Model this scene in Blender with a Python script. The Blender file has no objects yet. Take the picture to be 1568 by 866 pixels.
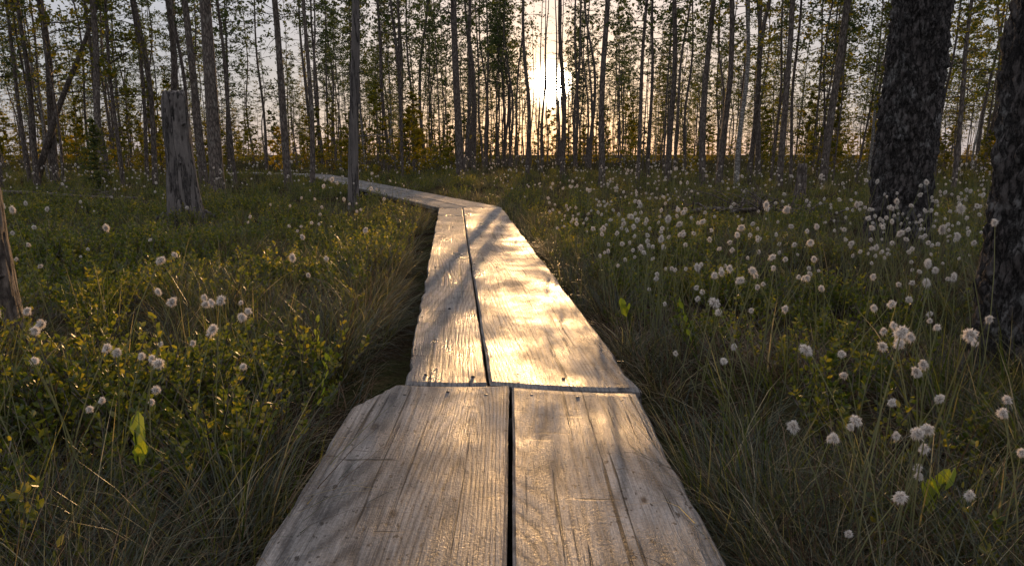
import bpy, math, random
import numpy as np
from mathutils import Vector, noise, Matrix, Euler
random.seed(7); rng=np.random.default_rng(7)
scn=bpy.context.scene
try:
    scn.view_settings.view_transform='Standard'; scn.view_settings.look='None'; scn.view_settings.exposure=0
except Exception: pass
COL=scn.collection
# ------------------------------------------------------------------ mesh builder
class MB:
    def __init__(s): s.v=[];s.f=[];s.m=[];s.n=0
    def add(s,verts,faces,mat=0):
        verts=np.asarray(verts,float).reshape(-1,3)
        o=s.n; s.v.append(verts); s.n+=len(verts)
        for f in faces: s.f.append(tuple(int(i)+o for i in f)); s.m.append(mat)
    def tube(s,pts,rad,sides=6,mat=0,cap=True,rough=0.0):
        pts=np.asarray(pts,float);n=len(pts);V=[]
        ref=np.array([1.0,0.13,0.07])
        for i in range(n):
            t=pts[min(i+1,n-1)]-pts[max(i-1,0)]; t/=np.linalg.norm(t)+1e-9
            r0=ref if abs(t@ref)<.95 else np.array([0,1.0,0])
            a=np.cross(t,r0);a/=np.linalg.norm(a);b=np.cross(t,a)
            for k in range(sides):
                an=2*math.pi*k/sides
                rr=rad[i]*(1+(rough*random.uniform(-1,1) if rough else 0))
                V.append(pts[i]+(a*math.cos(an)+b*math.sin(an))*rr)
        F=[]
        for i in range(n-1):
            for k in range(sides):
                k2=(k+1)%sides
                F.append((i*sides+k,i*sides+k2,(i+1)*sides+k2,(i+1)*sides+k))
        if cap: F.append(tuple((n-1)*sides+k for k in range(sides)))
        s.add(V,F,mat)
    def leaves(s,C,size,mat=1,up=0.0,elong=1.5):
        C=np.asarray(C,float);n=len(C)
        if n==0:return
        a=rng.normal(size=(n,3));a/=np.linalg.norm(a,axis=1,keepdims=True)
        b=rng.normal(size=(n,3));b-=a*np.sum(a*b,1,keepdims=True);b/=np.linalg.norm(b,axis=1,keepdims=True)
        sz=(np.asarray(size)*rng.uniform(.6,1.3,n))[:,None]
        V=np.stack([C-a*sz*elong*.5,C-b*sz*.5,C+a*sz*elong*.5,C+b*sz*.5],1).reshape(-1,3)
        s.add(V,[(4*i,4*i+1,4*i+2,4*i+3) for i in range(n)],mat)
    def mesh(s,name,mats,smooth=True):
        me=bpy.data.meshes.new(name)
        V=np.concatenate(s.v); me.from_pydata(V.tolist(),[],s.f)
        for m in mats: me.materials.append(m)
        me.polygons.foreach_set('material_index',s.m)
        if smooth: me.polygons.foreach_set('use_smooth',[True]*len(s.f))
        me.update(); return me
def obj(name,me,loc=(0,0,0),rot=(0,0,0),parent=None,col=None):
    o=bpy.data.objects.new(name,me);o.location=loc;o.rotation_euler=rot
    (col or COL).objects.link(o)
    if parent:o.parent=parent
    return o
# ------------------------------------------------------------------ materials
def newmat(name):
    m=bpy.data.materials.new(name);m.use_nodes=True;nt=m.node_tree;nt.nodes.clear()
    out=nt.nodes.new('ShaderNodeOutputMaterial');return m,nt,out
def N(nt,t,**k):
    n=nt.nodes.new(t)
    for a,b in k.items():
        setattr(n,a,b)
    return n
def ramp(nt,stops,interp='LINEAR'):
    r=nt.nodes.new('ShaderNodeValToRGB');e=r.color_ramp.elements;r.color_ramp.interpolation=interp
    while len(e)<len(stops): e.new(.5)
    for i,(p,c) in enumerate(stops): e[i].position=p;e[i].color=(*c,1) if len(c)==3 else c
    return r
def leafmat(name,stops,trans=.4,tint=(1.5,1.4,.6),gloss=False):
    m,nt,out=newmat(name);L=nt.links.new
    g=N(nt,'ShaderNodeNewGeometry');oi=N(nt,'ShaderNodeObjectInfo')
    ad=N(nt,'ShaderNodeMath',operation='MULTIPLY_ADD');L(oi.outputs['Random'],ad.inputs[0]);ad.inputs[1].default_value=.35
    mu=N(nt,'ShaderNodeMath',operation='MULTIPLY');L(g.outputs['Random Per Island'],mu.inputs[0]);mu.inputs[1].default_value=.65
    L(mu.outputs[0],ad.inputs[2])
    r=ramp(nt,stops);L(ad.outputs[0],r.inputs[0])
    if gloss:
        p=N(nt,'ShaderNodeBsdfPrincipled');p.inputs['Roughness'].default_value=.4;p.inputs['Specular IOR Level'].default_value=.5
    else: p=N(nt,'ShaderNodeBsdfDiffuse')
    L(r.outputs[0],p.inputs[0])
    t=N(nt,'ShaderNodeBsdfTranslucent');mx=N(nt,'ShaderNodeMix',data_type='RGBA',blend_type='MULTIPLY');mx.inputs[0].default_value=1
    L(r.outputs[0],mx.inputs[6]);mx.inputs[7].default_value=(*tint,1);L(mx.outputs[2],t.inputs[0])
    ms=N(nt,'ShaderNodeMixShader');ms.inputs[0].default_value=trans;L(p.outputs[0],ms.inputs[1]);L(t.outputs[0],ms.inputs[2]);L(ms.outputs[0],out.inputs[0])
    return m
Y2=(2.8,2.4,.85)
M_grass=leafmat('sedge_blades',[(0,(.010,.016,.011)),(.3,(.024,.034,.020)),(.55,(.060,.068,.038)),(.75,(.15,.135,.08)),(1,(.40,.34,.23))],.42,Y2,True)
M_green=leafmat('green_blades',[(0,(.015,.027,.011)),(.5,(.050,.070,.020)),(1,(.16,.16,.05))],.45,Y2)
M_stem=leafmat('cotton_stems',[(0,(.10,.12,.06)),(1,(.24,.23,.13))],.4,(2,1.9,1))
M_straw=leafmat('dead_straw',[(0,(.018,.012,.009)),(.5,(.09,.058,.037)),(1,(.34,.26,.18))],.25,(1.5,1.3,.9))
M_shrub=leafmat('bog_shrub_leaves',[(0,(.022,.040,.011)),(.5,(.062,.082,.018)),(1,(.20,.175,.032))],.5,Y2,True)
M_sprout=leafmat('sprout_leaves',[(0,(.11,.16,.02)),(1,(.2,.21,.03))],.5,(2.4,2.3,.9),True)
M_birchleaf=leafmat('tree_leaves',[(0,(.03,.04,.015)),(.5,(.08,.09,.022)),(.85,(.18,.15,.03)),(1,(.28,.21,.03))],.5,(2.7,2.3,.7))
M_needle=leafmat('pine_needles',[(0,(.02,.032,.019)),(.6,(.05,.068,.032)),(1,(.12,.12,.042))],.35,(2.4,2.3,.9))
M_gold=leafmat('young_leaves',[(0,(.06,.065,.015)),(.5,(.15,.13,.02)),(1,(.28,.20,.03))],.55,(2.5,2.1,.6))
M_cotton=leafmat('cotton_fluff',[(0,(.56,.54,.53)),(1,(.82,.80,.79))],.5,(1.15,1.05,.88))
M_core=leafmat('cotton_core',[(0,(.26,.22,.18)),(1,(.42,.36,.31))],.3,(1,1,.9))
def barkmat(name,dark,light,sc=14,zs=.35,bump=.8,lichen=None,edge=.22,dist=.06):
    m,nt,out=newmat(name);L=nt.links.new
    tc=N(nt,'ShaderNodeTexCoord');mp=N(nt,'ShaderNodeMapping');mp.inputs['Scale'].default_value=(1,1,zs);L(tc.outputs['Object'],mp.inputs[0])
    nz=N(nt,'ShaderNodeTexNoise');nz.inputs['Scale'].default_value=sc*.9;nz.inputs['Detail'].default_value=7;nz.inputs['Roughness'].default_value=.7;L(mp.outputs[0],nz.inputs[0])
    add=N(nt,'ShaderNodeMix',data_type='VECTOR');add.inputs[0].default_value=dist;L(mp.outputs[0],add.inputs[4]);L(nz.outputs['Color'],add.inputs[5])
    vo=N(nt,'ShaderNodeTexVoronoi',feature='DISTANCE_TO_EDGE');vo.inputs['Scale'].default_value=sc;L(add.outputs[1],vo.inputs[0])
    cr=ramp(nt,[(0,(0,0,0)),(edge,(1,1,1))]);L(vo.outputs['Distance'],cr.inputs[0])
    fine=N(nt,'ShaderNodeTexNoise');fine.inputs['Scale'].default_value=sc*4;fine.inputs['Detail'].default_value=6;fine.inputs['Roughness'].default_value=.7;L(mp.outputs[0],fine.inputs[0])
    av=N(nt,'ShaderNodeMath',operation='MULTIPLY');L(nz.outputs[0],av.inputs[0]);L(fine.outputs[0],av.inputs[1])
    mu=N(nt,'ShaderNodeMath',operation='MULTIPLY');L(cr.outputs[0],mu.inputs[0]);L(av.outputs[0],mu.inputs[1])
    r=ramp(nt,[(0,dark),(.32,light),(.6,tuple(c*1.8 for c in light))]);L(mu.outputs[0],r.inputs[0])
    col=r.outputs[0]
    n2=N(nt,'ShaderNodeTexNoise');n2.inputs['Scale'].default_value=5;n2.inputs['Detail'].default_value=9;n2.inputs['Roughness'].default_value=.75;L(tc.outputs['Object'],n2.inputs[0])
    if lichen:
        r2=ramp(nt,[(.52,(0,0,0)),(.64,(.7,.7,.7))]);L(n2.outputs[0],r2.inputs[0])
        m3=N(nt,'ShaderNodeMath',operation='MULTIPLY');L(r2.outputs[0],m3.inputs[0]);L(cr.outputs[0],m3.inputs[1])
        mx=N(nt,'ShaderNodeMix',data_type='RGBA');L(m3.outputs[0],mx.inputs[0]);L(col,mx.inputs[6]);mx.inputs[7].default_value=(*lichen,1);col=mx.outputs[2]
    p=N(nt,'ShaderNodeBsdfPrincipled');L(col,p.inputs['Base Color']);p.inputs['Roughness'].default_value=.8;p.inputs['Specular IOR Level'].default_value=.25
    b=N(nt,'ShaderNodeBump');b.inputs['Strength'].default_value=bump;b.inputs['Distance'].default_value=.02;L(mu.outputs[0],b.inputs['Height']);L(b.outputs[0],p.inputs['Normal'])
    L(p.outputs[0],out.inputs[0]);return m
M_bark=barkmat('pine_bark',(.005,.004,.004),(.10,.086,.08),24,.36,1.0,(.24,.24,.23),.2,.13)
M_bark2=barkmat('thin_bark',(.035,.027,.022),(.17,.135,.112),24,.3,.6,(.22,.21,.185))
M_birch=barkmat('birch_bark',(.08,.07,.06),(.36,.34,.31),12,1.6,.4,(.12,.11,.1))
M_dead=barkmat('dead_wood',(.012,.010,.010),(.15,.13,.118),9,.10,.8,(.06,.055,.05),.07,.22)
def woodmat():
    m,nt,out=newmat('weathered_plank');L=nt.links.new
    tc=N(nt,'ShaderNodeTexCoord');oi=N(nt,'ShaderNodeObjectInfo')
    off=N(nt,'ShaderNodeVectorMath',operation='SCALE');off.inputs[0].default_value=(7.3,31.7,3.1);L(oi.outputs['Random'],off.inputs['Scale'])
    pos=N(nt,'ShaderNodeVectorMath',operation='ADD');L(tc.outputs['Object'],pos.inputs[0]);L(off.outputs[0],pos.inputs[1])
    def nz(scale,sc,det=2,rough=.5):
        mp=N(nt,'ShaderNodeMapping');mp.inputs['Scale'].default_value=sc;L(pos.outputs[0],mp.inputs[0])
        n=N(nt,'ShaderNodeTexNoise');n.inputs['Scale'].default_value=scale;n.inputs['Detail'].default_value=det;n.inputs['Roughness'].default_value=rough;L(mp.outputs[0],n.inputs[0]);return n.outputs[0]
    def M(op,a,b=None,c=None):
        x=N(nt,'ShaderNodeMath',operation=op)
        for i,v in enumerate((a,b,c)):
            if v is None: continue
            if isinstance(v,(int,float)): x.inputs[i].default_value=v
            else: L(v,x.inputs[i])
        return x.outputs[0]
    rings=nz(1,(3.4,.36,1),1,.4)
    ph=M('MULTIPLY',rings,240.0)
    s=M('SINE',ph); s=M('MULTIPLY_ADD',s,.5,.5); s=M('POWER',s,2.4)
    fib=nz(1,(420,9,60),3,.6); fib2=nz(1,(130,2.5,20),4,.65)
    blot=nz(1,(6,2.6,3),7,.7); stain=nz(1,(2.4,1.5,1),4,.6); grit=nz(1,(160,120,60),4,.7)
    v=M('MULTIPLY_ADD',s,-.26,.52); v=M('MULTIPLY_ADD',fib2,.85,v); v=M('MULTIPLY_ADD',fib,.7,v); v=M('MULTIPLY_ADD',blot,1.4,v); v=M('MULTIPLY_ADD',grit,.8,v); v=M('MULTIPLY_ADD',stain,.6,v); v=M('SUBTRACT',v,2.17)
    r=ramp(nt,[(0,(.022,.019,.018)),(.35,(.080,.072,.067)),(.65,(.17,.155,.143)),(1,(.31,.285,.265))]);L(v,r.inputs[0])
    ck=nz(1,(55,.9,9),3,.5); ckr=ramp(nt,[(.64,(1,1,1)),(.665,(.08,.07,.06))]);L(ck,ckr.inputs[0])
    cc=nz(1,(3.4,30,3),4,.65); ccr=ramp(nt,[(.65,(1,1,1)),(.68,(.25,.22,.2))]);L(cc,ccr.inputs[0])
    pit=N(nt,'ShaderNodeTexVoronoi');mp=N(nt,'ShaderNodeMapping');mp.inputs['Scale'].default_value=(8,3.6,.01);L(pos.outputs[0],mp.inputs[0]);L(mp.outputs[0],pit.inputs[0]);pit.inputs['Scale'].default_value=1
    wob=M('MULTIPLY_ADD',blot,.14,pit.outputs['Distance'])
    pr=ramp(nt,[(.13,(.2,.16,.14)),(.17,(1,1,1))]);L(wob,pr.inputs[0])
    sp=nz(1,(70,40,60),2,.5); spr=ramp(nt,[(.64,(1,1,1)),(.68,(.25,.22,.2))]);L(sp,spr.inputs[0])
    c=r.outputs[0]
    for q in (ckr,ccr,pr,spr):
        mx=N(nt,'ShaderNodeMix',data_type='RGBA',blend_type='MULTIPLY');mx.inputs[0].default_value=1;L(c,mx.inputs[6]);L(q.outputs[0],mx.inputs[7]);c=mx.outputs[2]
    p=N(nt,'ShaderNodeBsdfPrincipled');L(c,p.inputs['Base Color'])
    rr=M('MULTIPLY_ADD',stain,1.9,-.50); rr=M('MULTIPLY_ADD',fib2,.15,rr); rr=M('MINIMUM',M('MAXIMUM',rr,.27),.85);L(rr,p.inputs['Roughness']);p.inputs['Specular IOR Level'].default_value=.34
    h=M('MULTIPLY_ADD',fib2,1.2,M('MULTIPLY',s,-.22)); h=M('MULTIPLY_ADD',fib,.6,h); h=M('MULTIPLY_ADD',ckr.outputs[0],1.2,h); h=M('MULTIPLY_ADD',ccr.outputs[0],.6,h); h=M('MULTIPLY_ADD',blot,1.8,h); h=M('MULTIPLY_ADD',grit,.7,h)
    b=N(nt,'ShaderNodeBump');b.inputs['Strength'].default_value=.65;b.inputs['Distance'].default_value=.004;L(h,b.inputs['Height']);L(b.outputs[0],p.inputs['Normal'])
    L(p.outputs[0],out.inputs[0]);return m
M_plank=woodmat()
def groundmat():
    m,nt,out=newmat('bog_ground');L=nt.links.new
    tc=N(nt,'ShaderNodeTexCoord')
    n=N(nt,'ShaderNodeTexNoise');n.inputs['Scale'].default_value=2.2;n.inputs['Detail'].default_value=10;n.inputs['Roughness'].default_value=.7;L(tc.outputs['Object'],n.inputs[0])
    r=ramp(nt,[(.3,(.008,.007,.006)),(.45,(.032,.023,.014)),(.55,(.032,.034,.014)),(.7,(.10,.07,.038))]);L(n.outputs[0],r.inputs[0])
    n2=N(nt,'ShaderNodeTexNoise');n2.inputs['Scale'].default_value=60;n2.inputs['Detail'].default_value=6;L(tc.outputs['Object'],n2.inputs[0])
    mx=N(nt,'ShaderNodeMix',data_type='RGBA',blend_type='OVERLAY');mx.inputs[0].default_value=.8;L(r.outputs[0],mx.inputs[6]);L(n2.outputs[0],mx.inputs[7])
    p=N(nt,'ShaderNodeBsdfDiffuse');L(mx.outputs[2],p.inputs[0])
    b=N(nt,'ShaderNodeBump');b.inputs['Strength'].default_value=1;b.inputs['Distance'].default_value=.03;L(n2.outputs[0],b.inputs['Height']);L(b.outputs[0],p.inputs['Normal']);L(p.outputs[0],out.inputs[0]);return m
M_ground=groundmat()
m,nt,out=newmat('rusty_nail');p=N(nt,'ShaderNodeBsdfPrincipled');p.inputs['Base Color'].default_value=(.025,.02,.018,1);p.inputs['Roughness'].default_value=.6;nt.links.new(p.outputs[0],out.inputs[0]);M_nail=m
# ------------------------------------------------------------------ terrain
PATH=[(-.04,-3),(-.03,2.06),(-.57,9.4),(-6.7,23.9),(-14,30)]
def pdist(x,y):
    d=1e9
    for (ax,ay),(bx,by) in zip(PATH[:-1],PATH[1:]):
        vx,vy=bx-ax,by-ay;t=max(0,min(1,((x-ax)*vx+(y-ay)*vy)/(vx*vx+vy*vy)))
        d=min(d,math.hypot(x-ax-t*vx,y-ay-t*vy))
    return d
def gh(x,y):
    d=pdist(x,y);k=max(0,min(1,(d-.35)/.7));k=k*k*(3-2*k)
    far=max(0,1-math.hypot(x,y)/90)
    n=noise.noise(Vector((x*.8,y*.8,1.3)))*.13+noise.noise(Vector((x*2.7,y*2.7,5)))*.09
    return n*k*(.3+.7*far)-.03*(1-k)
def sp(n,a,fine,cx):
    t=np.linspace(-1,1,n);return cx+np.sinh(t*a)/math.sinh(a)*fine
xs=sp(261,4.6,420,0);ys=sp(281,4.6,420,5)
V=[(x,y,gh(x,y)+noise.noise(Vector((x*9,y*9,2)))*.015) for y in ys for x in xs]
nx=len(xs);F=[(j*nx+i,j*nx+i+1,(j+1)*nx+i+1,(j+1)*nx+i) for j in range(len(ys)-1) for i in range(nx-1)]
mb=MB();mb.add(V,F);obj('ground',mb.mesh('ground',[M_ground]))
# ------------------------------------------------------------------ boardwalk
bw=bpy.data.objects.new('boardwalk',None);COL.objects.link(bw)
TOP=.12;TH=.05
def polyat(P,t):
    u=t*(len(P)-1);i=min(int(u),len(P)-2);f=u-i
    return Vector(P[i]).lerp(Vector(P[i+1]),f)
def plank(name,Lp,Rp,seed,nseg=90,rows_w=12,top=TOP,params=None,inner='R'):
    a=(Vector(Lp[0])+Vector(Rp[0]))/2;b=(Vector(Lp[-1])+Vector(Rp[-1]))/2
    ang=math.atan2(b.y-a.y,b.x-a.x)-math.pi/2
    mb=MB();V=[]
    kl,kr=(1.1,.22) if inner=='R' else (.22,1.1)
    ts=params or [i/nseg for i in range(nseg+1)]
    W=[0.0,0.0,.018]+[.018+(1-.036)*k/rows_w for k in range(1,rows_w)]+[1-.018,1,1]
    Z=[-TH,-.007,0]+[0]*(rows_w-1)+[0,-.007,-TH]
    n=len(W)
    inv=Matrix.Rotation(-ang,3,'Z')
    for i,t in enumerate(ts):
        l=polyat(Lp,t);r=polyat(Rp,t);ln=(Vector(b)-Vector(a)).length*t
        el=noise.noise(Vector((ln*2.2,seed,0)))*.022+noise.noise(Vector((ln*9,seed,3)))*.010+noise.noise(Vector((ln*30,seed,3)))*.004
        er=noise.noise(Vector((ln*2.2,seed+9,0)))*.018+noise.noise(Vector((ln*9,seed+9,3)))*.008+noise.noise(Vector((ln*30,seed+9,3)))*.003
        d=(r-l).normalized()
        l2=l+d*max(el*kl,-.003);r2=r-d*max(er*kr,-.002)
        for w,z in zip(W,Z):
            q=l2.lerp(r2,w)
            cup=.004*((w-.5)*2)**2+noise.noise(Vector((q.x*3,q.y*1.1,seed)))*.004
            ez=0
            if (i==0 or i==len(ts)-1) and z==0: ez=-.005
            V.append(inv@Vector((q.x-a.x,q.y-a.y,z+cup+ez)))
    F=[]
    for i in range(len(ts)-1):
        for k in range(n-1):
            F.append((i*n+k,i*n+k+1,(i+1)*n+k+1,(i+1)*n+k))
        F.append((i*n+n-1,i*n,(i+1)*n,(i+1)*n+n-1))
    F.append(tuple(range(n-1,-1,-1)));F.append(tuple((len(ts)-1)*n+k for k in range(n)))
    mb.add([tuple(v) for v in V],F)
    me=mb.mesh(name,[M_plank],smooth=False)
    return obj(name,me,(a.x,a.y,top),(0,0,ang),bw)
plank('plank_1',[(-.465,-1.8),(-.465,1.889),(-.366,2.097)],[(-.008,-1.8),(-.010,1.889),(-.008,2.084)],1,
      params=[i/120*.5 for i in range(120)]+[.5+.5*i/12 for i in range(13)])
plank('plank_2',[(.000,-1.8),(.001,2.080)],[(.40,-1.8),(.383,2.018)],2,inner='L')
plank('plank_3',[(-.345,2.108),(-1.0,9.4)],[(-.077,2.094),(-.687,9.4)],3,nseg=260,top=TOP-.004)
plank('plank_4',[(-.070,2.090),(-.677,9.4)],[(.405,2.026),(-.143,9.4)],4,nseg=260,top=TOP+.001,inner='L')
def third(s0,s1,i):
    d=Vector((-.39,.92)).normalized()
    l0=Vector((-1.03,9.42));m0=Vector((-.62,9.42));r0=Vector((-.15,9.42));e=Vector((.92,.39))
    def mid(s,f):
        q=l0+d*s+e*(.86*f);return (q.x,q.y)
    L=[tuple(l0) if s0==0 else mid(s0,0),mid(s1,0)]
    Ml=[tuple(m0-Vector((.01,0))) if s0==0 else mid(s0,.49),mid(s1,.49)]
    Mr=[tuple(m0) if s0==0 else mid(s0,.51),mid(s1,.51)]
    R=[tuple(r0) if s0==0 else mid(s0,1),mid(s1,1)]
    plank('plank_%d'%(5+2*i),L,Ml,11+i,nseg=60,top=TOP+.0);plank('plank_%d'%(6+2*i),Mr,R,21+i,nseg=60,top=TOP+.004,inner='L')
third(0,4.6,0);third(4.615,9.3,1);third(9.315,15.6,2)
plank('plank_11',[(-7.1,23.75),(-11.5,27.2)],[(-6.85,24.2),(-11.2,27.7)],31,nseg=40)
plank('plank_12',[(-6.83,24.22),(-11.18,27.72)],[(-6.5,24.6),(-10.9,28.15)],32,nseg=40,inner='L')
mb=MB()
def sleeper(x,y,ang,L=1.0):
    c,s=math.cos(ang),math.sin(ang)
    pts=[(x+c*u*L/2,y+s*u*L/2,.030+.004*math.sin(u*3)) for u in np.linspace(-1,1,8)]
    mb.tube(pts,[.035]*8,10)
sleeper(-.04,.2,0);sleeper(-.01,1.95,-.05,.7);sleeper(0.03,2.28,-.05,.66);sleeper(-.2,4.4,.05,.7);sleeper(-.4,6.9,.05,.7);sleeper(-.6,9.25,.02,.8);sleeper(-.8,9.75,.3,.8)
for s in (3,4.4,4.8,7,9.1,9.6,12,15.4):
    sleeper(-1.03-.39*s+.4,9.42+.92*s+.17,.4,1.0)
obj('support_logs',mb.mesh('support_logs',[M_dead]),parent=bw)
mb=MB()
def nail(x,y,z=TOP):
    k=10;r=random.uniform(.0055,.008)
    V=[(x+math.cos(i*6.283/k)*r,y+math.sin(i*6.283/k)*r,z-.004) for i in range(k)]+[(x+math.cos(i*6.283/k)*r*.8,y+math.sin(i*6.283/k)*r*.8,z+.003) for i in range(k)]
    mb.add(V,[tuple(range(k,2*k))]+[(i,(i+1)%k,k+(i+1)%k,k+i) for i in range(k)])
for x,y in [(-.33,2.0),(-.2,2.03),(-.08,2.0),(.06,2.0),(.2,1.98),(.33,1.95),(-.29,2.2),(-.13,2.18),(.02,2.2),(.17,2.16),(.33,2.14),(-.4,.25),(-.3,3.2),(-.1,4.4),(.1,4.4),(-.5,4.4),(-.6,6.9),(-.3,6.9),(-.1,6.8),(-.9,9.2),(-.75,9.2),(-.5,9.2),(-.25,9.2)]: nail(x,y)
obj('nails',mb.mesh('nails',[M_nail]),parent=bw)
# ------------------------------------------------------------------ trees
def tree(seed,H=12,r0=.1,cs=3,nb=40,blen=1.3,leaf=2500,lsize=.05,lmat=1,lean=(0,0),wav=.12,low_dead=8,droop=-.1,sides=8,bsprd=.16):
    random.seed(seed);mb=MB()
    n=22;px=random.uniform(0,99)
    zs=[H*(i/(n-1))**1.15 for i in range(n)]
    P=[]
    for z in zs:
        w=min(1,z/3)
        P.append(np.array([lean[0]*z+wav*w*noise.noise(Vector((z*.22,px,0)))*2,lean[1]*z+wav*w*noise.noise(Vector((z*.22,px,7)))*2,z]))
    P[0][2]=-.25
    R=[r0*(1-.9*(z/H))*(1+.35*math.exp(-max(z,0)*5)) for z in zs]
    mb.tube(P,R,sides,0,rough=.04)
    def at(z):
        z=min(max(z,0),H*.999);i=max(k for k in range(n) if zs[k]<=z);i=min(i,n-2)
        f=(z-zs[i])/(zs[i+1]-zs[i]);return P[i]*(1-f)+P[i+1]*f
    C=[]
    for k in range(low_dead):
        z=random.uniform(.8,max(cs,1.5)+1);a=random.uniform(0,6.283);L=random.uniform(.2,.9);b=at(z)
        d=np.array([math.cos(a),math.sin(a),random.uniform(-.35,.3)])
        mb.tube([b,b+d*L*.5+[0,0,.02],b+d*L+[0,0,random.uniform(-.15,.1)]],[.010,.007,.002],3,0,False)
        if random.random()<.6:
            q=b+d*L*.5;d2=d+np.array([random.uniform(-.8,.8),random.uniform(-.8,.8),random.uniform(-.3,.4)])
            mb.tube([q,q+d2*L*.35],[.006,.0015],3,0,False)
    for k in range(nb):
        f=(k+random.random())/nb;z=cs+(H-cs)*f**.9
        L=blen*(1-.75*f)*random.uniform(.5,1.15);a=random.uniform(0,6.283);b=at(z)
        up=random.uniform(-.1,.5)+.4*f
        d=np.array([math.cos(a),math.sin(a),up]);pts=[b+d*L*t+np.array([0,0,droop*L*t*t*2]) for t in (0,.35,.7,1)]
        br=.006+.010*L*(1-f*.5)
        mb.tube(pts,[br,br*.7,br*.4,.002],3,0,False)
        for j in range(4):
            t=random.uniform(.3,.95);q=b+d*L*t+np.array([0,0,droop*L*t*t*2])
            d2=np.array([random.uniform(-1,1),random.uniform(-1,1),random.uniform(-.5,.5)])*L*.38
            mb.tube([q,q+d2],[.005,.0015],3,0,False)
            nl=int(leaf/nb/5)
            if random.random()<.8:
                tt=rng.random(nl)[:,None];C.append(q+d2*tt+rng.normal(size=(nl,3))*bsprd*.45*min(1,L))
        nl=int(leaf/nb/5);tt=(.4+.65*rng.random(nl))[:,None]
        C.append(b+d*L*tt+np.concatenate([np.zeros((nl,2)),droop*L*tt**2*2],1)+rng.normal(size=(nl,3))*bsprd*.5*min(1,L))
    if leaf and C: mb.leaves(np.concatenate(C),lsize,1)
    return mb
def proto_col(name,items):
    c=bpy.data.collections.new(name)
    for i,me in enumerate(items):
        o=bpy.data.objects.new('%s_%02d'%(name,i),me);c.objects.link(o)
    return c
tall=[];leafy=[];bush=[];bare=[]
random.seed(3)
for s in range(5):
    tall.append(tree(100+s,H=[12,15,13,14,11][s],r0=[.07,.095,.05,.06,.04][s],cs=[5.0,7,5.5,4.0,4.5][s],nb=42,blen=1.4,leaf=1900,lsize=.072,low_dead=24,lean=([.03,-.02,.0,-.04,.05][s],0),sides=6,wav=.18).mesh('pine_thin',[M_bark2,M_needle]))
for s in range(3):
    leafy.append(tree(200+s,H=[10,11,9][s],r0=[.06,.045,.035][s],cs=2.1,nb=60,blen=1.4,leaf=2600,lsize=.062,low_dead=10,lean=([.05,-.03,-.06][s],.01),sides=6,wav=.2).mesh('birch_thin',[M_bark2,M_birchleaf]))
for s in range(2):
    leafy.append(tree(230+s,H=[9,10][s],r0=.06,cs=2.6,nb=55,blen=1.2,leaf=2700,lsize=.058,low_dead=14,lean=([-.02,.03][s],0),sides=6).mesh('pine_low',[M_bark2,M_needle]))
leafy.append(tree(260,H=10,r0=.05,cs=2.6,nb=45,blen=1.2,leaf=2200,lsize=.06,low_dead=6,lean=(.03,.01),sides=6).mesh('birch_white',[M_birch,M_birchleaf]))
for s in range(4):
    bush.append(tree(300+s,H=[2.4,3.8,3.0,3.4][s],r0=.025,cs=.25,nb=36,blen=.95,leaf=2000,lsize=.065,low_dead=0,wav=.2,sides=5).mesh('young_birch',[M_bark2,M_gold if s<1 else M_birchleaf]))
for s in range(3):
    bare.append(tree(400+s,H=[11,13,9][s],r0=[.06,.085,.045][s],cs=3,nb=26,blen=.8,leaf=0,low_dead=18,lean=([.02,-.02,.045][s],0),sides=6,wav=.18).mesh('dead_thin',[M_bark2,M_needle]))
C_tall=proto_col('forest_tree_kinds',tall+leafy+bush+bare)
NT,NL,NB,NR=len(tall),len(leafy),len(bush),len(bare)
# ------------------------------------------------------------------ scatter by geometry nodes
def scatter(name,col,pts,rots,scl,idx):
    me=bpy.data.meshes.new(name);me.from_pydata([tuple(p) for p in pts],[],[])
    a=me.attributes.new('rot','FLOAT_VECTOR','POINT');a.data.foreach_set('vector',np.asarray(rots,np.float32).ravel())
    a=me.attributes.new('scl','FLOAT','POINT');a.data.foreach_set('value',np.asarray(scl,np.float32))
    a=me.attributes.new('idx','INT','POINT');a.data.foreach_set('value',np.asarray(idx,np.int32))
    o=obj(name,me)
    ng=bpy.data.node_groups.new(name+'_gn','GeometryNodeTree')
    ng.interface.new_socket(name='Geometry',in_out='INPUT',socket_type='NodeSocketGeometry')
    ng.interface.new_socket(name='Geometry',in_out='OUTPUT',socket_type='NodeSocketGeometry')
    nn=ng.nodes.new;L=ng.links.new
    gi=nn('NodeGroupInput');go=nn('NodeGroupOutput');ci=nn('GeometryNodeCollectionInfo');ci.inputs['Collection'].default_value=col
    ci.inputs['Separate Children'].default_value=True;ci.inputs['Reset Children'].default_value=True
    ip=nn('GeometryNodeInstanceOnPoints');ip.inputs['Pick Instance'].default_value=True
    def na(n_,t):
        q=nn('GeometryNodeInputNamedAttribute');q.data_type=t;q.inputs['Name'].default_value=n_
        return [s for s in q.outputs if s.enabled and s.name=='Attribute'][0]
    L(gi.outputs[0],ip.inputs['Points']);L(ci.outputs[0],ip.inputs['Instance'])
    L(na('idx','INT'),ip.inputs['Instance Index']);L(na('rot','FLOAT_VECTOR'),ip.inputs['Rotation']);L(na('scl','FLOAT'),ip.inputs['Scale'])
    L(ip.outputs[0],go.inputs[0])
    md=o.modifiers.new('scatter','NODES');md.node_group=ng
    return o
random.seed(21)
SUNAZ=math.atan2(.0584,1.0365)
def corridor(x,y): return x*math.cos(SUNAZ)-y*math.sin(SUNAZ)
pts=[];rot=[];scl=[];idx=[]
def addt(x,y,kind,s):
    pts.append((x,y,gh(x,y)-.02));rot.append((0,0,random.uniform(0,6.283)));scl.append(s);idx.append(kind)
cnt=0
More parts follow.
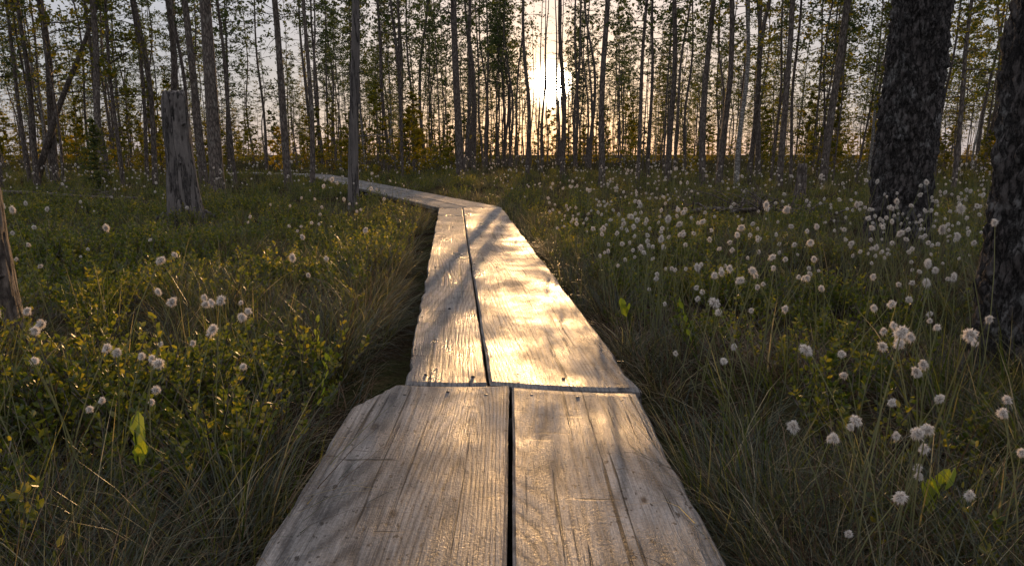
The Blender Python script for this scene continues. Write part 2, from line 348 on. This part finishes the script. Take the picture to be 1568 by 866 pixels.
while cnt<450:
    r=math.sqrt(random.uniform(16**2,80**2)) if random.random()<.65 else random.uniform(18,60);a=random.uniform(-.85,.85)
    x,y=r*math.sin(a),r*math.cos(a)
    if pdist(x,y)<1.2: continue
    if noise.noise(Vector((x*.12,y*.12,3)))<-.3: continue
    if a<-.22 and random.random()<.35: continue
    c=corridor(x,y)
    if abs(c+.05)<.4: continue
    if -1.8<c<2.6 and random.random()<.3: continue
    if -1.7<c<1.7: k=NT+NL+NB+random.randrange(NR);s=random.uniform(.8,1.2)
    elif -5<c<7: k=random.randrange(NT);s=random.uniform(.85,1.2)
    else:
        leafp=.55 if x>0 else .25
        k=NT+random.randrange(NL) if random.random()<leafp else random.randrange(NT)
        s=random.uniform(.65,1.25)
    addt(x,y,k,s);cnt+=1
# slim dead stems standing between the sun and the boardwalk
for c,r in ((.40,24),(-.40,31),(.66,37),(-.75,22),(-.26,52),(.28,44),(1.0,28),(-1.15,40),(.5,66),(-.5,72)):
    x=c*math.cos(SUNAZ)+r*math.sin(SUNAZ);y=r*math.cos(SUNAZ)-c*math.sin(SUNAZ)
    addt(x,y,NT+NL+NB+random.choice([0,2,2,1]),random.uniform(.8,1.1))
cnt=0
while cnt<430:
    r=random.uniform(24,120);a=random.uniform(-.85,.85);x,y=r*math.sin(a),r*math.cos(a)
    if pdist(x,y)<1.5: continue
    c=corridor(x,y)
    if abs(c)<3.5 and r<40: continue
    k=NT+NL+random.randrange(NB)
    addt(x,y,k,random.uniform(.4,1.0) if r<50 else random.uniform(.6,1.3));cnt+=1
cnt=0
while cnt<380:
    r=random.uniform(75,150);a=random.uniform(-.85,.85);x,y=r*math.sin(a),r*math.cos(a)
    c=corridor(x,y)
    if a<-.22 and random.random()<.35: continue
    if abs(c)<.6: continue
    k=random.choice(list(range(NT+NL)))
    if abs(c)<9: k=random.randrange(NT)
    if abs(c)<3.0: k=NT+NL+NB+random.randrange(NR)
    addt(x,y,k,random.uniform(.8,1.2));cnt+=1
cnt=0
while cnt<16:
    r=random.uniform(14,40);a=random.uniform(1.2,5.08);x,y=r*math.sin(a),r*math.cos(a)
    addt(x,y,random.randrange(NT+NL),random.uniform(.8,1.2));cnt+=1
scatter('distant_forest',C_tall,pts,rot,scl,idx)
def place(name,x,y,r,lean,kind,seed,H=12):
    r*=.75
    if kind=='pine': mb=tree(seed,H,r,4.2,45,1.6,2800,.06,lean=lean,low_dead=34,sides=14);mats=[M_bark2,M_needle]
    elif kind=='leaf': mb=tree(seed,H,r,2.0,60,1.4,3200,.055,lean=lean,low_dead=14,sides=12);mats=[M_bark2,M_birchleaf]
    elif kind=='birch': mb=tree(seed,H,r,3,50,1.3,2600,.055,lean=lean,low_dead=8,sides=12);mats=[M_birch,M_birchleaf]
    else: mb=tree(seed,H,r,3.5,10,.8,0,.05,lean=lean,low_dead=10,sides=14);mats=[M_dead if kind=='grey' else M_bark2,M_needle]
    obj(name,mb.mesh(name,mats),(x,y,gh(x,y)))
place('dead_tree',-2.33,10.08,.105,(.016,0),'grey',1,8)
place('pine_tree',-5.95,13.9,.18,(.01,0),'pine',2,14)
place('pine_tree',-7.5,16.8,.13,(.0,0),'pine',3,13)
place('pine_tree',-5.25,16.2,.12,(0,.01),'pine',4,13)
place('dead_tree',-4.35,15.0,.075,(.015,0),'dark',5,9)
place('dead_tree',-12.6,18.2,.12,(.42,.03),'dark',6,8)
place('pine_tree',-12.4,18,.10,(.02,0),'pine',7,11)
place('pine_tree',-13.4,19.2,.08,(-.03,0),'pine',8,11)
place('birch_tree',-9.6,17,.07,(-.0,0),'leaf',9,9)
place('pine_tree',-1.5,20.2,.16,(.0,0),'pine',10,14)
place('pine_tree',2.25,17.2,.11,(-.012,0),'pine',11,13)
place('pine_tree',4.3,19.1,.11,(0,0),'pine',12,13)
place('birch_tree',5.7,17.5,.09,(-.02,0),'birch',13,11)
place('pine_tree',6.2,16,.10,(0,0),'pine',14,12)
place('pine_tree',7.3,16.2,.12,(.02,0),'pine',15,12)
place('birch_tree',9.3,14.5,.07,(.01,0),'leaf',16,10)
place('birch_tree',11.8,13.5,.07,(-.02,0),'leaf',17,10)
place('pine_tree',-10.3,22,.09,(.0,0),'pine',18,12)
# ------------------------------------------------------------------ big barked pines
def bigtrunk(name,x,y,r,lean,H,seed,grain=16,amp=.016):
    random.seed(seed)
    S=200;zs=list(np.arange(-.25,3.2,.013))+list(np.linspace(3.3,H,40))
    V=[]
    for z in zs:
        cx=lean[0]*z;cy=lean[1]*z
        rr=r*(1-.75*max(z,0)/H)*(1+.28*math.exp(-max(z,-.1)*4.5))
        for k in range(S):
            a=2*math.pi*k/S;c,s=math.cos(a),math.sin(a)
            flute=.05*math.sin(a*5+seed)*math.exp(-max(z,0)*3)
            ra=rr*(1+flute+.05*noise.noise(Vector((c*1.5,s*1.5,z*.7+seed))))
            w=noise.noise_vector(Vector((c*3,s*3,z*5)))*.8+noise.noise_vector(Vector((c*8,s*8,z*12)))*.3
            q=Vector((c*r*grain,s*r*grain,z*grain*.36+seed))+w
            d,_=noise.voronoi(q);e=min(1,(d[1]-d[0])/.4)
            q2=q*2.3;d2,_=noise.voronoi(q2);e2=min(1,(d2[1]-d2[0])/.4)
            disp=amp*(e**.6*(.7+.9*noise.noise(q*.6))-.5)+amp*.5*(e2-.5)+noise.noise(Vector((c*9,s*9,z*14)))*.005
            V.append((cx+c*(ra+disp),cy+s*(ra+disp),z))
    n=len(zs);F=[(i*S+k,i*S+(k+1)%S,(i+1)*S+(k+1)%S,(i+1)*S+k) for i in range(n-1) for k in range(S)]
    mb=MB();mb.add(V,F,0)
    C=[]
    for k in range(50):
        f=(k+random.random())/50;z=6+(H-6.2)*f;L=2.4*(1-.7*f)*random.uniform(.6,1.1);a=random.uniform(0,6.283)
        b=np.array([lean[0]*z,lean[1]*z,z]);d=np.array([math.cos(a),math.sin(a),random.uniform(0,.5)])
        mb.tube([b,b+d*L*.4,b+d*L*.75-[0,0,.1],b+d*L],[.05*(1-f*.6),.03,.015,.004],5,0,False)
        for j in range(6):
            q=b+d*L*random.uniform(.4,1);C.append(q+rng.normal(size=(16,3))*[.22,.22,.12])
    for k in range(6):
        z=random.uniform(.9,4);a=random.uniform(0,6.283);b=np.array([lean[0]*z+math.cos(a)*r*.8,lean[1]*z+math.sin(a)*r*.8,z]);d=np.array([math.cos(a),math.sin(a),.1])
        mb.tube([b,b+d*.12,b+d*.3],[.014,.009,.003],6,0,False)
    mb.leaves(np.concatenate(C),.09,1,elong=2.2)
    obj(name,mb.mesh(name,[M_bark,M_needle]),(x,y,gh(x,y)))
bigtrunk('pine_tree',3.27,5.8,.235,(.012,0),14,3,amp=.034)
bigtrunk('pine_tree',1.82,2.28,.17,(-.045,0),12,8,grain=24,amp=.022)
def stump(name,x,y,r,H,seed,lean=(0,0),mat=None):
    S=72;zs=np.linspace(-.15,H,90);V=[]
    for iz,z in enumerate(zs):
        for k in range(S):
            a=2*math.pi*k/S;c,s=math.cos(a),math.sin(a)
            zz=z
            if iz>80: zz=z+(iz-80)/9*(.05*noise.noise(Vector((c*1.4,s*1.4,seed)))+.025*noise.noise(Vector((c*7,s*7,seed))))
            rr=r*(1-.16*z/H)*(1+.35*math.exp(-max(z,0)*5/H))+r*.16*noise.noise(Vector((c*1.1,s*1.1,z*1.6+seed)))
            tw=a+z*.35;ct,st=math.cos(tw),math.sin(tw)
            cr=abs(noise.noise(Vector((ct*2.6,st*2.6,z*.9+seed))))
            rr-=.03*max(0,1-cr/.05)*(r/.16)
            rr+=.006*noise.noise(Vector((ct*12,st*12,z*2.5+seed)))
            if iz>84: rr*=1-(iz-84)*.03
            V.append((lean[0]*z+c*rr,lean[1]*z+s*rr,zz))
    n=len(zs);F=[(i*S+k,i*S+(k+1)%S,(i+1)*S+(k+1)%S,(i+1)*S+k) for i in range(n-1) for k in range(S)]
    V.append((lean[0]*H,lean[1]*H,H-.02));F+=[((n-1)*S+k,(n-1)*S+(k+1)%S,n*S) for k in range(S)]
    mb=MB();mb.add(V,F)
    for k in range(4):
        a=random.uniform(0,6.28);b=np.array([math.cos(a)*r*.8,math.sin(a)*r*.8,.1]);d=np.array([math.cos(a),math.sin(a),-.2])
        mb.tube([b,b+d*r*.9,b+d*r*1.8-[0,0,.06]],[r*.3,r*.22,r*.08],8)
    for zf in (.75,.45):
        a=random.uniform(3.5,6);z=H*zf;b=np.array([math.cos(a)*r*.8,math.sin(a)*r*.8,z]);mb.tube([b,b+np.array([math.cos(a),math.sin(a),.2])*r*.5],[r*.12,r*.07],7)
    obj(name,mb.mesh(name,[mat or M_dead]),(x,y,gh(x,y)))
stump('tree_stump',-3.93,8.25,.165,1.5,2,(-.02,0))
stump('tree_stump',-2.06,2.67,.08,.66,5,(0,0),M_bark2)
stump('tree_stump',4.6,11,.085,.68,7,(.02,0),M_bark2)
def spruce(H,seed):
    random.seed(seed);mb=MB();mb.tube([(0,0,-.1),(0,0,H*.5),(0,0,H)],[.02,.012,.003],6,0)
    C=[]
    for w in range(16):
        z=.1+H*.92*w/16;L=.3*H*(1-w/16)**.9+.03
        for k in range(6):
            a=random.uniform(0,6.28);d=np.array([math.cos(a),math.sin(a),-.12+.5*w/16]);b=np.array([0,0,z]);l=L*random.uniform(.6,1.1)
            mb.tube([b,b+d*l],[.006,.002],3,0,False)
            tt=rng.random(int(80*l)+6)[:,None];C.append(b+d*l*tt+rng.normal(size=(len(tt),3))*.022)
    mb.leaves(np.concatenate(C),.03,1,elong=2.5);return mb
obj('spruce_sapling',spruce(1.6,1).mesh('spruce_sapling',[M_bark2,M_needle]),(-8.4,14,0))
obj('spruce_sapling',spruce(1.0,2).mesh('spruce_sapling',[M_bark2,M_needle]),(9.2,11.5,0))
def branchpile(name,x,y,L,ang,seed,n=10,r=.03):
    random.seed(seed);mb=MB();d=np.array([math.cos(ang),math.sin(ang),0])
    pts=[d*L*(t-.5)+np.array([0,0,.12+.06*math.sin(t*5)]) for t in np.linspace(0,1,9)];mb.tube(pts,[r*(1-.6*t) for t in np.linspace(0,1,9)],8,rough=.1)
    for i in range(n):
        b=pts[random.randrange(1,8)];e=np.array([random.uniform(-1,1),random.uniform(-1,1),random.uniform(.0,.6)])*random.uniform(.3,.8)
        mid=b+e*.5+np.array([0,0,.05]);mb.tube([b,mid,b+e],[.012,.008,.002],4,0,False)
        for j in range(3): mb.tube([mid,mid+rng.normal(size=3)*.14],[.005,.001],3,0,False)
    obj(name,mb.mesh(name,[M_bark2]),(x,y,gh(x,y)))
branchpile('fallen_branch',3.0,9.0,1.8,.2,1,26,.04)
branchpile('fallen_branch',3.4,8.4,1.4,-.5,2,22,.03)
branchpile('fallen_branch',-8.5,12.0,4,.05,3,12,.05)
# ------------------------------------------------------------------ ground plants
def blade(mb,b,az,L,lean,curve,w,mat=0,seg=3):
    d=np.array([math.cos(az),math.sin(az),0]);sd=np.array([-math.sin(az),math.cos(az),0]);V=[];p=np.array(b,float);th=lean
    tw=random.uniform(-.8,.8)
    for i in range(seg+1):
        t=i/seg;ww=w*(1-t)**.7
        s2=sd*math.cos(tw)+d*math.sin(tw)
        if i<seg: V+= [p-s2*ww/2,p+s2*ww/2]
        else: V.append(p.copy())
        p=p+(d*math.sin(th)+np.array([0,0,math.cos(th)]))*L/seg;th+=curve/seg
    F=[(2*i,2*i+1,2*i+3,2*i+2) for i in range(seg-1)]+[(2*seg-2,2*seg-1,2*seg)]
    mb.add(V,F,mat)
def tuft(seed,n,Lr,w,lean,curve,sprd,mats,mix=None,seg=3):
    random.seed(seed);mb=MB()
    for i in range(n):
        a=random.uniform(0,6.283);r=sprd*math.sqrt(random.random())
        m_=0 if mix is None or random.random()>mix else 1
        a2=a+random.uniform(-.7,.7)
        blade(mb,(r*math.cos(a),r*math.sin(a),-.02),a2,random.uniform(*Lr),random.uniform(*lean)+r*1.5,random.uniform(*curve),w*random.uniform(.6,1.3),m_,seg)
    return mb.mesh('sedge_tuft',mats,False)
G=[]
for s in range(4): G.append(tuft(s,95,(.12,.42),.0034,(.1,.9),(.3,2.1),.07,[M_grass,M_straw],.30,4))
for s in range(3): G.append(tuft(10+s,38,(.10,.34),.0052,(.05,.65),(.1,.9),.09,[M_green,M_grass],.4))
for s in range(3): G.append(tuft(20+s,50,(.06,.24),.004,(.7,1.45),(.0,.7),.14,[M_straw,M_grass],.35))
C_g=proto_col('sedge_kinds',G)
def ovleaf(mb,p,d,L,w,mat):
    d=np.array(d,float);d/=np.linalg.norm(d);r=rng.normal(size=3);s=np.cross(d,r);s/=np.linalg.norm(s);n=np.cross(s,d)
    p=np.array(p,float);V=[p,p+d*L*.35+s*w*.5+n*w*.12,p+d*L*.75+s*w*.38+n*w*.1,p+d*L,p+d*L*.75-s*w*.38+n*w*.1,p+d*L*.35-s*w*.5+n*w*.12]
    mb.add(V,[(0,1,2,3),(0,3,4,5)],mat)
def shrub(seed,H,ns,ll,mat,nl=16):
    random.seed(seed);mb=MB()
    for i in range(ns):
        a=random.uniform(0,6.283);r=random.uniform(0,.1);b=np.array([math.cos(a)*r,math.sin(a)*r,-.02]);h=H*random.uniform(.55,1.1)
        d=np.array([math.cos(a)*random.uniform(.1,.6),math.sin(a)*random.uniform(.1,.6),1.0])
        pts=[b,b+d*h*.5,b+d*h*np.array([1.2,1.2,1])];mb.tube(pts,[.0025,.002,.001],3,0,False)
        for j in range(nl):
            t=random.uniform(.3,1);q=b+d*h*t;an=random.uniform(0,6.283)
            ovleaf(mb,q,(math.cos(an),math.sin(an),random.uniform(.2,1.6)),ll*random.uniform(.7,1.2),ll*.55,1)
    return mb.mesh('bog_shrub',[M_bark2,mat],False)
C_s=proto_col('shrub_kinds',[shrub(s,random.uniform(.17,.26),13,.021,M_shrub,20) for s in range(3)])
def cotton(seed):
    random.seed(seed);mb=MB();H=random.uniform(.32,.54);a=random.uniform(0,6.28);bd=random.uniform(.02,.14)
    P=[np.array([math.cos(a)*bd*t**2,math.sin(a)*bd*t**2,H*t]) for t in (0,.25,.5,.75,1)];P[0][2]=-.05
    mb.tube(P,[.0020,.0019,.0017,.0015,.0012],3,0,False)
    top=P[-1];ax=(P[-1]-P[-2]);ax/=np.linalg.norm(ax);ax=ax+np.array([math.cos(a),math.sin(a),0])*random.uniform(0,.7);ax/=np.linalg.norm(ax)
    R=random.uniform(.0080,.0112);el=random.uniform(1.1,1.45);c=top+ax*R*el*.7
    M3=np.array(Vector(ax).to_track_quat('Z','Y').to_matrix())
    def T(v): return c+(v*np.array([1,1,el]))@M3.T
    V=[];nr,nc=6,8
    for i in range(nr+1):
        ph=math.pi*i/nr
        for k in range(nc): V.append(T(np.array([math.sin(ph)*math.cos(k*6.283/nc),math.sin(ph)*math.sin(k*6.283/nc),math.cos(ph)])*R*.62*random.uniform(.88,1.12)))
    mb.add(V,[(i*nc+k,i*nc+(k+1)%nc,(i+1)*nc+(k+1)%nc,(i+1)*nc+k) for i in range(nr) for k in range(nc)],1)
    n=360;d=rng.normal(size=(n,3));d/=np.linalg.norm(d,axis=1,keepdims=True)
    lump=1+.10*np.sin(d[:,0]*3+seed)+.10*np.sin(d[:,1]*5+d[:,2]*4+seed*2)
    Ls=(R*rng.uniform(.85,1.25,n)*lump)[:,None];s=np.cross(d,rng.normal(size=(n,3)));s/=np.linalg.norm(s,axis=1,keepdims=True)
    p0=T(d*R*.45);p1=T(d*Ls*.8);p2=p1+(T(d*Ls)-p1)+rng.normal(size=(n,3))*R*.2+np.array([0,0,-1])*Ls*.18
    w=.00068;V=np.stack([p0-s*w,p0+s*w,p1+s*w*.8,p1-s*w*.8,p2],1).reshape(-1,3)
    F=[]
    for i in range(n): F+=[(5*i,5*i+1,5*i+2,5*i+3),(5*i+3,5*i+2,5*i+4)]
    mb.add(V,F,2)
    for k in range(5):
        an=k*1.257;q=top+np.array([math.cos(an),math.sin(an),.2])*R*.3;mb.add([top,q,top+ax*R*.6],[(0,1,2)],1)
    return mb.mesh('cottongrass',[M_stem,M_core,M_cotton],False)
C_c=proto_col('cottongrass_kinds',[cotton(s) for s in range(8)])
def field(n,y0,y1,fn,margin=.52):
    out=[]
    while len(out)<n:
        y=math.exp(random.uniform(math.log(y0),math.log(y1)));w=.82*y+1.0;x=random.uniform(-w,w)
        yy=y-.35
        if pdist(x,yy)<margin or math.hypot(x,yy)<.75: continue
        if random.random()>fn(x,yy): continue
        out.append((x,yy))
    return out
random.seed(5)
def cn(x,y,f,z): return noise.noise(Vector((x*f,y*f,z)))
def shr(x,y):
    b=.06+(.9 if (x<-.9 and cn(x,y,.5,4)>-.08 and y>3.4) else 0)+(.4 if cn(x,y,.6,9)>.2 else 0)
    if x>0 and y>4.5: b+=.15
    return min(1,b)
P=field(7600,1.0,34,lambda x,y:1 if cn(x,y,1.3,40)>-.2 else .15)
pts=[];rot=[];scl=[];idx=[]
for x,y in P:
    t=cn(x,y,.55,11)+random.uniform(-.3,.3)
    k=random.choice([0,1,2,3]) if t>.0 else (random.choice([4,5,6]) if t>-.12 else random.choice([7,8,9]))
    s=random.uniform(.5,1.15)*(1+min(y,30)*.015)
    if shr(x,y)>.5: s*=.72
    pts.append((x,y,gh(x,y)));rot.append((random.uniform(-.2,.2),random.uniform(-.2,.2),random.uniform(0,6.283)));scl.append(s);idx.append(k)
cnt=0
while cnt<140:   # sedge tussocks hugging the boards
    y=random.uniform(.7,9.3);x=random.uniform(-1.9,1.4);d=pdist(x,y)
    if not(.58<d<.85) or math.hypot(x,y)<.9 or cn(x,y,1.1,77)<-.1: continue
    pts.append((x,y,gh(x,y)+.01));rot.append((random.uniform(-.1,.1),random.uniform(-.1,.1),random.uniform(0,6.283)));scl.append(random.uniform(.7,1.1));idx.append(random.choice([0,1,2,3]));cnt+=1
scatter('bog_grass',C_g,pts,rot,scl,idx)
P=field(2900,1.0,28,shr,.66)
pts=[(x,y,gh(x,y)) for x,y in P]
scatter('bog_shrubs',C_s,pts,[(random.uniform(-.1,.1),random.uniform(-.1,.1),random.uniform(0,6.283)) for _ in P],[random.uniform(.6,1.2)*(1+min(y,25)*.02) for _,y in P],[random.choice([0,1,2]) for _ in P])
def sprout(name,x,y,H,seed,n=4,ll=.07):
    random.seed(seed);mb=MB();dx=random.uniform(-.1,.1)
    mb.tube([(0,0,-.03),(dx*.4,0,H*.5),(dx,0,H)],[.003,.0025,.0015],5,0,False)
    for i in range(n):
        t=1-i*.09;a=random.uniform(0,6.28);ovleaf(mb,(dx*t,0,H*t-.02),(math.cos(a)*.5,math.sin(a)*.5,1.1),ll*random.uniform(.7,1.1),ll*.5,1)
    obj(name,mb.mesh(name,[M_green,M_sprout],False),(x,y,gh(x,y)))
for i,(x,y,H,n,ll) in enumerate([(-.85,1.45,.26,4,.065),(.42+.14,3.0,.22,3,.07),(.78,1.28,.2,4,.055),(.87,1.33,.17,3,.05),(-1.35,1.35,.2,4,.05),(1.15,1.25,.24,6,.045),(-.62,1.9,.3,6,.035),(.75,2.6,.3,7,.035),(-.75,2.5,.28,6,.035),(-1.15,1.1,.18,6,.045)]):
    sprout('broadleaf_sprout',x,y,H,50+i,n,ll)
def cot(x,y):
    c=cn(x,y,.9,20);b=.03+max(0,c)*2.2
    if y>9: b+=.35
    if x<-.5 and y<9: b*=.32
    if x>0 and 1.6<y<8: b=b*1.7+.10
    return min(1,b)
P=field(3000,1.45,32,cot,.62)
pts=[];rot=[];scl=[];idx=[]
for x,y in P:
    pts.append((x,y,gh(x,y)));rot.append((random.uniform(-.2,.2),random.uniform(-.2,.2),random.uniform(0,6.283)));scl.append(random.uniform(.68,1.12)*(1+min(y,30)*.022));idx.append(random.randrange(8))
scatter('cottongrass',C_c,pts,rot,scl,idx)
# ------------------------------------------------------------------ light, sky, camera
sd=Vector((.0584,1.0365,.099)).normalized()
elev=math.asin(sd.z)
l=bpy.data.lights.new('sun','SUN');l.energy=5;l.angle=math.radians(.5);l.color=(1,.58,.25)
lo=bpy.data.objects.new('sun',l);lo.rotation_euler=sd.to_track_quat('Z','Y').to_euler();lo.location=(2,30,10);COL.objects.link(lo)
w=bpy.data.worlds.new('World');scn.world=w;w.use_nodes=True;nt=w.node_tree;nt.nodes.clear();L=nt.links.new
out=N(nt,'ShaderNodeOutputWorld')
sky=N(nt,'ShaderNodeTexSky');sky.sky_type='NISHITA';sky.sun_disc=False;sky.sun_elevation=elev;sky.sun_rotation=SUNAZ
sky.air_density=1.0;sky.dust_density=1.0;sky.ozone_density=1.0
b1=N(nt,'ShaderNodeBackground');b1.inputs[1].default_value=.02;L(sky.outputs[0],b1.inputs[0])
tc=N(nt,'ShaderNodeTexCoord');dp=N(nt,'ShaderNodeVectorMath',operation='DOT_PRODUCT');L(tc.outputs['Generated'],dp.inputs[0]);dp.inputs[1].default_value=sd
mx0=N(nt,'ShaderNodeMath',operation='MAXIMUM');L(dp.outputs['Value'],mx0.inputs[0]);mx0.inputs[1].default_value=0
def lobe(n,s,col):
    pw=N(nt,'ShaderNodeMath',operation='POWER');L(mx0.outputs[0],pw.inputs[0]);pw.inputs[1].default_value=n
    mu=N(nt,'ShaderNodeMath',operation='MULTIPLY');L(pw.outputs[0],mu.inputs[0]);mu.inputs[1].default_value=s
    b=N(nt,'ShaderNodeBackground');b.inputs[0].default_value=(*col,1);L(mu.outputs[0],b.inputs[1]);return b
sx=N(nt,'ShaderNodeSeparateXYZ');L(tc.outputs['Generated'],sx.inputs[0])
mr=N(nt,'ShaderNodeMapRange');L(sx.outputs[2],mr.inputs[0]);mr.inputs[1].default_value=.1;mr.inputs[2].default_value=.7;mr.inputs[3].default_value=.47;mr.inputs[4].default_value=.98
haze=N(nt,'ShaderNodeBackground');haze.inputs[0].default_value=(.88,.89,1,1);L(mr.outputs[0],haze.inputs[1])
cur=b1
for b in (haze,lobe(40,.40,(1,.56,.26)),lobe(600,.7,(1,.60,.26)),lobe(8500,110,(1,.85,.6))):
    a=N(nt,'ShaderNodeAddShader');L(cur.outputs[0],a.inputs[0]);L(b.outputs[0],a.inputs[1]);cur=a
L(cur.outputs[0],out.inputs[0])
cam=bpy.data.cameras.new('camera');cam.lens=24;cam.sensor_width=36;cam.clip_end=2000;cam.clip_start=.02
co=bpy.data.objects.new('camera',cam);co.location=(0,0,.85);co.rotation_euler=(math.radians(90-10.72),0,0);COL.objects.link(co);scn.camera=co
